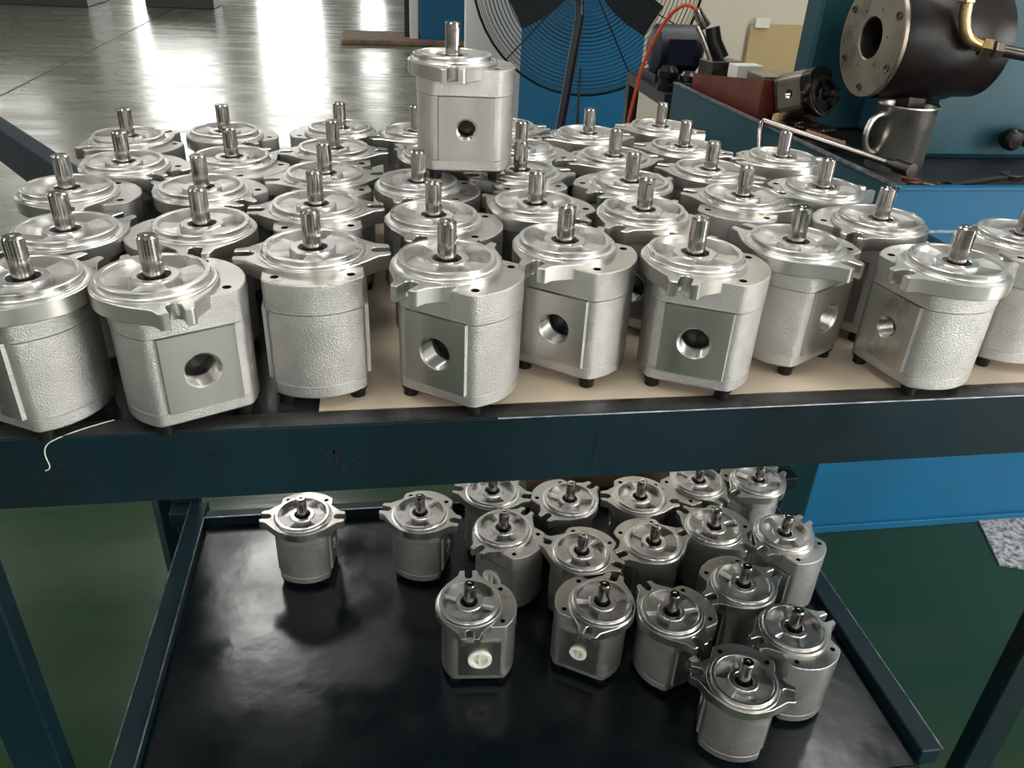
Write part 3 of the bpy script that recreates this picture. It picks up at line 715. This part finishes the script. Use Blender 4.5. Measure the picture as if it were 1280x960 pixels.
# red brown box with parts
rb = empty('red_box', (.985, 2.125, TF), .10); tag(rb, 'red-brown painted steel box at the far end of the tray', 'box')
b = BM()
def taper(x0, x1, y0, y1, hn, hf):
    hy = lambda y: hn + (hf - hn) * (y + .22) / .44
    vs = [b.verts.new((x, y, z)) for x, y in ((x0, y0), (x1, y0), (x1, y1), (x0, y1)) for z in (0, hy(y))]
    for f in ((0, 2, 3, 1), (2, 4, 5, 3), (4, 6, 7, 5), (6, 0, 1, 7), (1, 3, 5, 7), (0, 6, 4, 2)): b.faces.new([vs[i] for i in f])
taper(-.09, -.086, -.22, .22, .128, .080); taper(.086, .09, -.22, .22, .128, .080); taper(-.086, .086, -.22, -.216, .128, .128); taper(-.086, .086, .216, .22, .08, .08); taper(-.086, .086, -.216, .216, .118, .072)
finish('body', b, M_redbrown, rb, smooth=False)
rb.scale = (.9, .85, .95)
def small_block(name, x, y, z, s, m, label, cat, rz=0):
    b = BM(); box(b, -s[0] / 2, s[0] / 2, -s[1] / 2, s[1] / 2, 0, s[2], bev=.002); o = finish(name, b, m, smooth=False); o.location = (x, y, z); o.rotation_euler.z = rz; tag(o, label, cat); return o
ztop = TF + .075
small_block('valve_block', .945, 2.26, ztop, (.10, .07, .045), M_darkmetal, 'dark drilled valve block under the air tool', 'metal block', .2)
small_block('white_box', .965, 2.14, ztop + .017, (.075, .05, .035), M_wall, 'small white box on the red-brown box', 'box', .1)
small_block('steel_parts_tray', .985, 2.02, ztop + .028, (.09, .10, .02), M_greyflange, 'flat grey steel parts on the red-brown box near the old pump', 'parts', 0)
# air tool with hose
at = empty('air_tool', (.915, 2.29, .858)); tag(at, 'black and chrome air tool leaning on the valve block', 'tool')
b = BM(); tube(b, [(.035, -.02, .02), (.01, -.005, .06), (0.0, 0, .098)], [.020, .022, .020], 16); finish('barrel', b, M_black, at)
b = BM(); tube(b, [(.01, -.03, .0), (-.03, -.012, .075), (-.045, -.005, .10)], .008, 12); finish('lever', b, M_chrome, at)
b = BM(); tube(b, [(-.02, 0, .10), (-.042, 0, .125), (-.052, 0, .142)], [.016, .014, .011], 14); finish('air_fitting', b, M_chrome, at)
b = BM(); tube(b, bez((.861, 2.29, .998), (.825, 2.31, 1.035), (.785, 2.36, .97), (.760, 2.40, .82), 18) + bez((.760, 2.40, .82), (.745, 2.43, .66), (.72, 2.46, .35), (.68, 2.46, .02), 18)[1:], .0050, 10)
o = finish('air_hose', b, M_rubberred); tag(o, 'orange-red air hose arching from the air tool down to the floor', 'hose')

# ------------------------------------------------------------------ work cart behind the tray
ct = empty('work_cart', (1.20, 2.78, 0)); tag(ct, 'dark steel work cart behind the machine tray', 'cart')
b = BM(); box(b, -.30, .30, -.22, .22, .69, .73); finish('top', b, M_cabdark, ct, smooth=False)
for sx in (-1, 1):
    for sy in (-1, 1):
        b = BM(); box(b, sx * .28 - .02, sx * .28 + .02, sy * .20 - .02, sy * .20 + .02, 0, .69); finish('leg', b, M_cabdark, ct, smooth=False)
mo = empty('electric_motor', (1.01, 2.84, .73)); tag(mo, 'dark navy electric motor on the cart behind the red hose', 'motor')
b = BM(); lathe(b, [(0, -.085), (.05, -.085), (.078, -.07), (.078, .07), (.06, .085), (0, .085)], 32); bmesh.ops.transform(b, matrix=Matrix.Translation((0, 0, .10)) @ Matrix.Rotation(PI / 2, 4, 'Y'), verts=b.verts[:]); finish('casing', b, M_navy, mo)
b = BM(); box(b, -.08, .08, -.07, .07, 0, .026); finish('foot', b, M_navy, mo, smooth=False)
b = BM(); box(b, -.045, .045, -.085, -.07, .06, .14); finish('terminal_box', b, M_navy, mo, smooth=False)
for i, (x, y, r, h, m_, lb) in enumerate([(.925, 2.63, .033, .075, M_black, 'round black machine part at the left end of the cart'), (.995, 2.63, .031, .06, M_darkmetal, 'dark ribbed pulley on the cart in front of the motor'), (1.065, 2.63, .028, .085, M_darkmetal, 'dark metal hub on the cart close to the red box')]):
    b = BM(); lathe(b, [(0, 0), (r, 0), (r, h * .25), (r * .8, h * .3), (r * .8, h * .5), (r, h * .55), (r, h * .8), (r * .6, h), (0, h)], 24); o = finish('machine_part', b, m_); o.location = (x, y, .73); tag(o, lb, 'machine part')
for k in range(4):
    b = BM(); box(b, -.07, .07, -.05, .05, 0, .011, bev=.001); o = finish('steel_plate', b, M_greyflange, smooth=False); o.location = (.775 + .004 * k, 2.20 + .003 * k, .642 + .012 * k); o.rotation_euler.z = .1 * k
    tag(o, ['bottom', 'second', 'third', 'top'][k] + (' pale steel plate of the small stack beside the tray end' if k in (0, 3) else ' pale steel plate from the bottom in the stack beside the tray end'), 'plate', 'pale steel plates stacked beside the tray')
st = empty('work_stool', (.78, 2.205, 0)); tag(st, 'small dark stand holding the pale steel plates', 'stand')
b = BM(); box(b, -.10, .10, -.08, .08, .62, .6415); finish('seat', b, M_cabdark, st, smooth=False)
for sx in (-1, 1):
    for sy in (-1, 1):
        b = BM(); box(b, sx * .085 - .01, sx * .085 + .01, sy * .065 - .01, sy * .065 + .01, 0, .62); finish('leg', b, M_cabdark, st, smooth=False)

# ------------------------------------------------------------------ fan
fan = empty('pedestal_fan', (.77, 3.20, 0)); tag(fan, 'large black industrial fan with round wire guard on a stand', 'fan')
FC = Vector((0, 0, 1.035)); FR = .425
def frot(): return Matrix.Translation(FC) @ Matrix.Rotation(math.radians(-13), 4, 'Z') @ Matrix.Rotation(PI / 2 - .04, 4, 'X')
def guard(name, depth_sign):
    b = BM(); NR = 25
    for k in range(NR + 1):
        r = .07 + (FR - .07) * k / NR; zz = depth_sign * .085 * max(0, 1 - (r / FR) ** 4) ** .5
        tube(b, [(r * math.cos(2 * PI * i / 48), r * math.sin(2 * PI * i / 48), zz) for i in range(48)], .0011 if k < NR else .005, 4, close=True)
    for j in range(10):
        a = 2 * PI * j / 10 + .2
        tube(b, [(r * math.cos(a), r * math.sin(a), depth_sign * .086 * max(0, 1 - (min(r, FR) / FR) ** 4) ** .5) for r in [.06 + (FR - .06) * i / 8 for i in range(9)]], .0024, 5)
    bmesh.ops.transform(b, matrix=frot(), verts=b.verts[:]); o = finish(name, b, M_fan, fan); return o
guard('front_guard', 1); guard('rear_guard', -1)
b = BM(); lathe(b, [(0, -.24), (.07, -.24), (.085, -.2), (.085, -.09), (.05, -.06), (.05, .0), (0, .02)], 28); bmesh.ops.transform(b, matrix=frot(), verts=b.verts[:]); finish('motor', b, M_fan, fan)
for k in range(3):
    b = BM(); vs = []
    for i in range(7):
        t = i / 6; r = .05 + .25 * t; wd = .035 + .055 * math.sin(min(1, t * 1.15) * PI * .62)
        vs.append([b.verts.new((r, -wd * .7, -.03 + .02)), b.verts.new((r, 0, -.012)), b.verts.new((r, wd * .7, -.045 + .03))])
    for p, q in zip(vs, vs[1:]):
        for c in range(2): b.faces.new((p[c], p[c + 1], q[c + 1], q[c]))
    bmesh.ops.solidify(b, geom=b.faces[:], thickness=.003)
    bmesh.ops.transform(b, matrix=frot() @ Matrix.Rotation(2 * PI * k / 3 + PI / 2, 4, 'Z'), verts=b.verts[:]); finish('blade', b, mat('fan_blade', (.02, .028, .034), .5, .1) if k == 0 else bpy.data.materials['fan_blade'], fan)
b = BM(); tube(b, [(.0, .16, 1.10), (-.045, -.12, .90), (-.115, -.19, .42), (-.16, -.24, .03)], .017, 12); finish('stand_leg', b, M_fan, fan)
b = BM(); lathe(b, [(0, 0), (.21, 0), (.21, .02), (.19, .03), (.03, .05), (.018, .09), (0, .09)], 32, axis=(-.16, -.24)); finish('base', b, M_fan, fan)
b = BM(); tube(b, bez((-.02, -.09, .72), (-.035, -.16, .5), (-.02, -.16, .3), (.02, -.2, .01), 12), .005, 6); finish('cable', b, M_fan, fan)

# ------------------------------------------------------------------ cabinet behind the fan
cabn = empty('control_cabinet', (1.13, 4.75, 0)); tag(cabn, 'tall blue control cabinet standing corner-on behind the fan', 'cabinet')
b = BM(); prism(b, [(0, 0), (.47, .30), (.22, .70), (-.275, .36)], 0.02, 1.9, ct=.006, cb=.006); finish('body', b, M_cab, cabn, smooth=False)
bm = BM(); prism(bm, [(.01, .012), (.455, .296), (.22, .68), (-.265, .355)], 0, .02); finish('plinth', bm, M_cabdark, cabn, smooth=False)
# kraft board leaning on the cream wall
kb = box_obj('kraft_board', (2.50, 2.96, 5.57, 5.60, .10, .66), M_yellow); tag(kb, 'plain yellowish board hanging on the cream wall', 'board')
sb = box_obj('wall_clip', (2.52, 2.62, 5.55, 5.575, .64, .70), M_white_plastic); tag(sb, 'small white clip at the top of the yellowish board', 'clip')

# ------------------------------------------------------------------ far end of the hall
def far_box(name, dims, m, label, cat):
    o = box_obj(name, dims, m, bev=.01); tag(o, label, cat); return o
far_box('blue_locker', (.46, .93, 9.3, 9.9, 0, 1.9), M_cab, 'blue cabinet far down the hall beside the white wall', 'cabinet')
far_box('white_box', (.355, .445, 9.35, 9.7, 0, 1.4), M_wall, 'narrow white panel left of the far blue cabinet', 'panel')
far_box('dark_post', (.30, .352, 9.5, 9.6, 0, 1.8), M_cabdark, 'dark post beside the narrow white panel', 'post')
far_box('floor_mat', (-.37, .98, 9.15, 9.95, 0, .05), M_cardboard, 'flat brown carton lying on the far floor', 'carton')
far_box('dark_machine', (-5.6, -3.62, 11.9, 12.9, 0, 1.3), M_door, 'dark machine at the far left end of the hall', 'machine')
far_box('dark_bench', (-2.98, -2.12, 12.15, 12.8, 0, .7), M_door, 'low dark block on the far floor left of centre', 'block')

# flecked sheet on the floor by the machine base
M_fleck = mat('flecked_paper', (0.45, 0.46, 0.47), 0.7, noise=(95, (0.02, 0.02, 0.02), 1.0))
b = BM(); box(b, -.16, .16, -.10, .10, 0, .004); fk = finish('flecked_sheet', b, M_fleck, smooth=False); fk.location = (1.50, 1.185, 0.0005); fk.rotation_euler.z = -.35
tag(fk, 'white black-flecked sheet on the green floor under the blue panel', 'sheet')
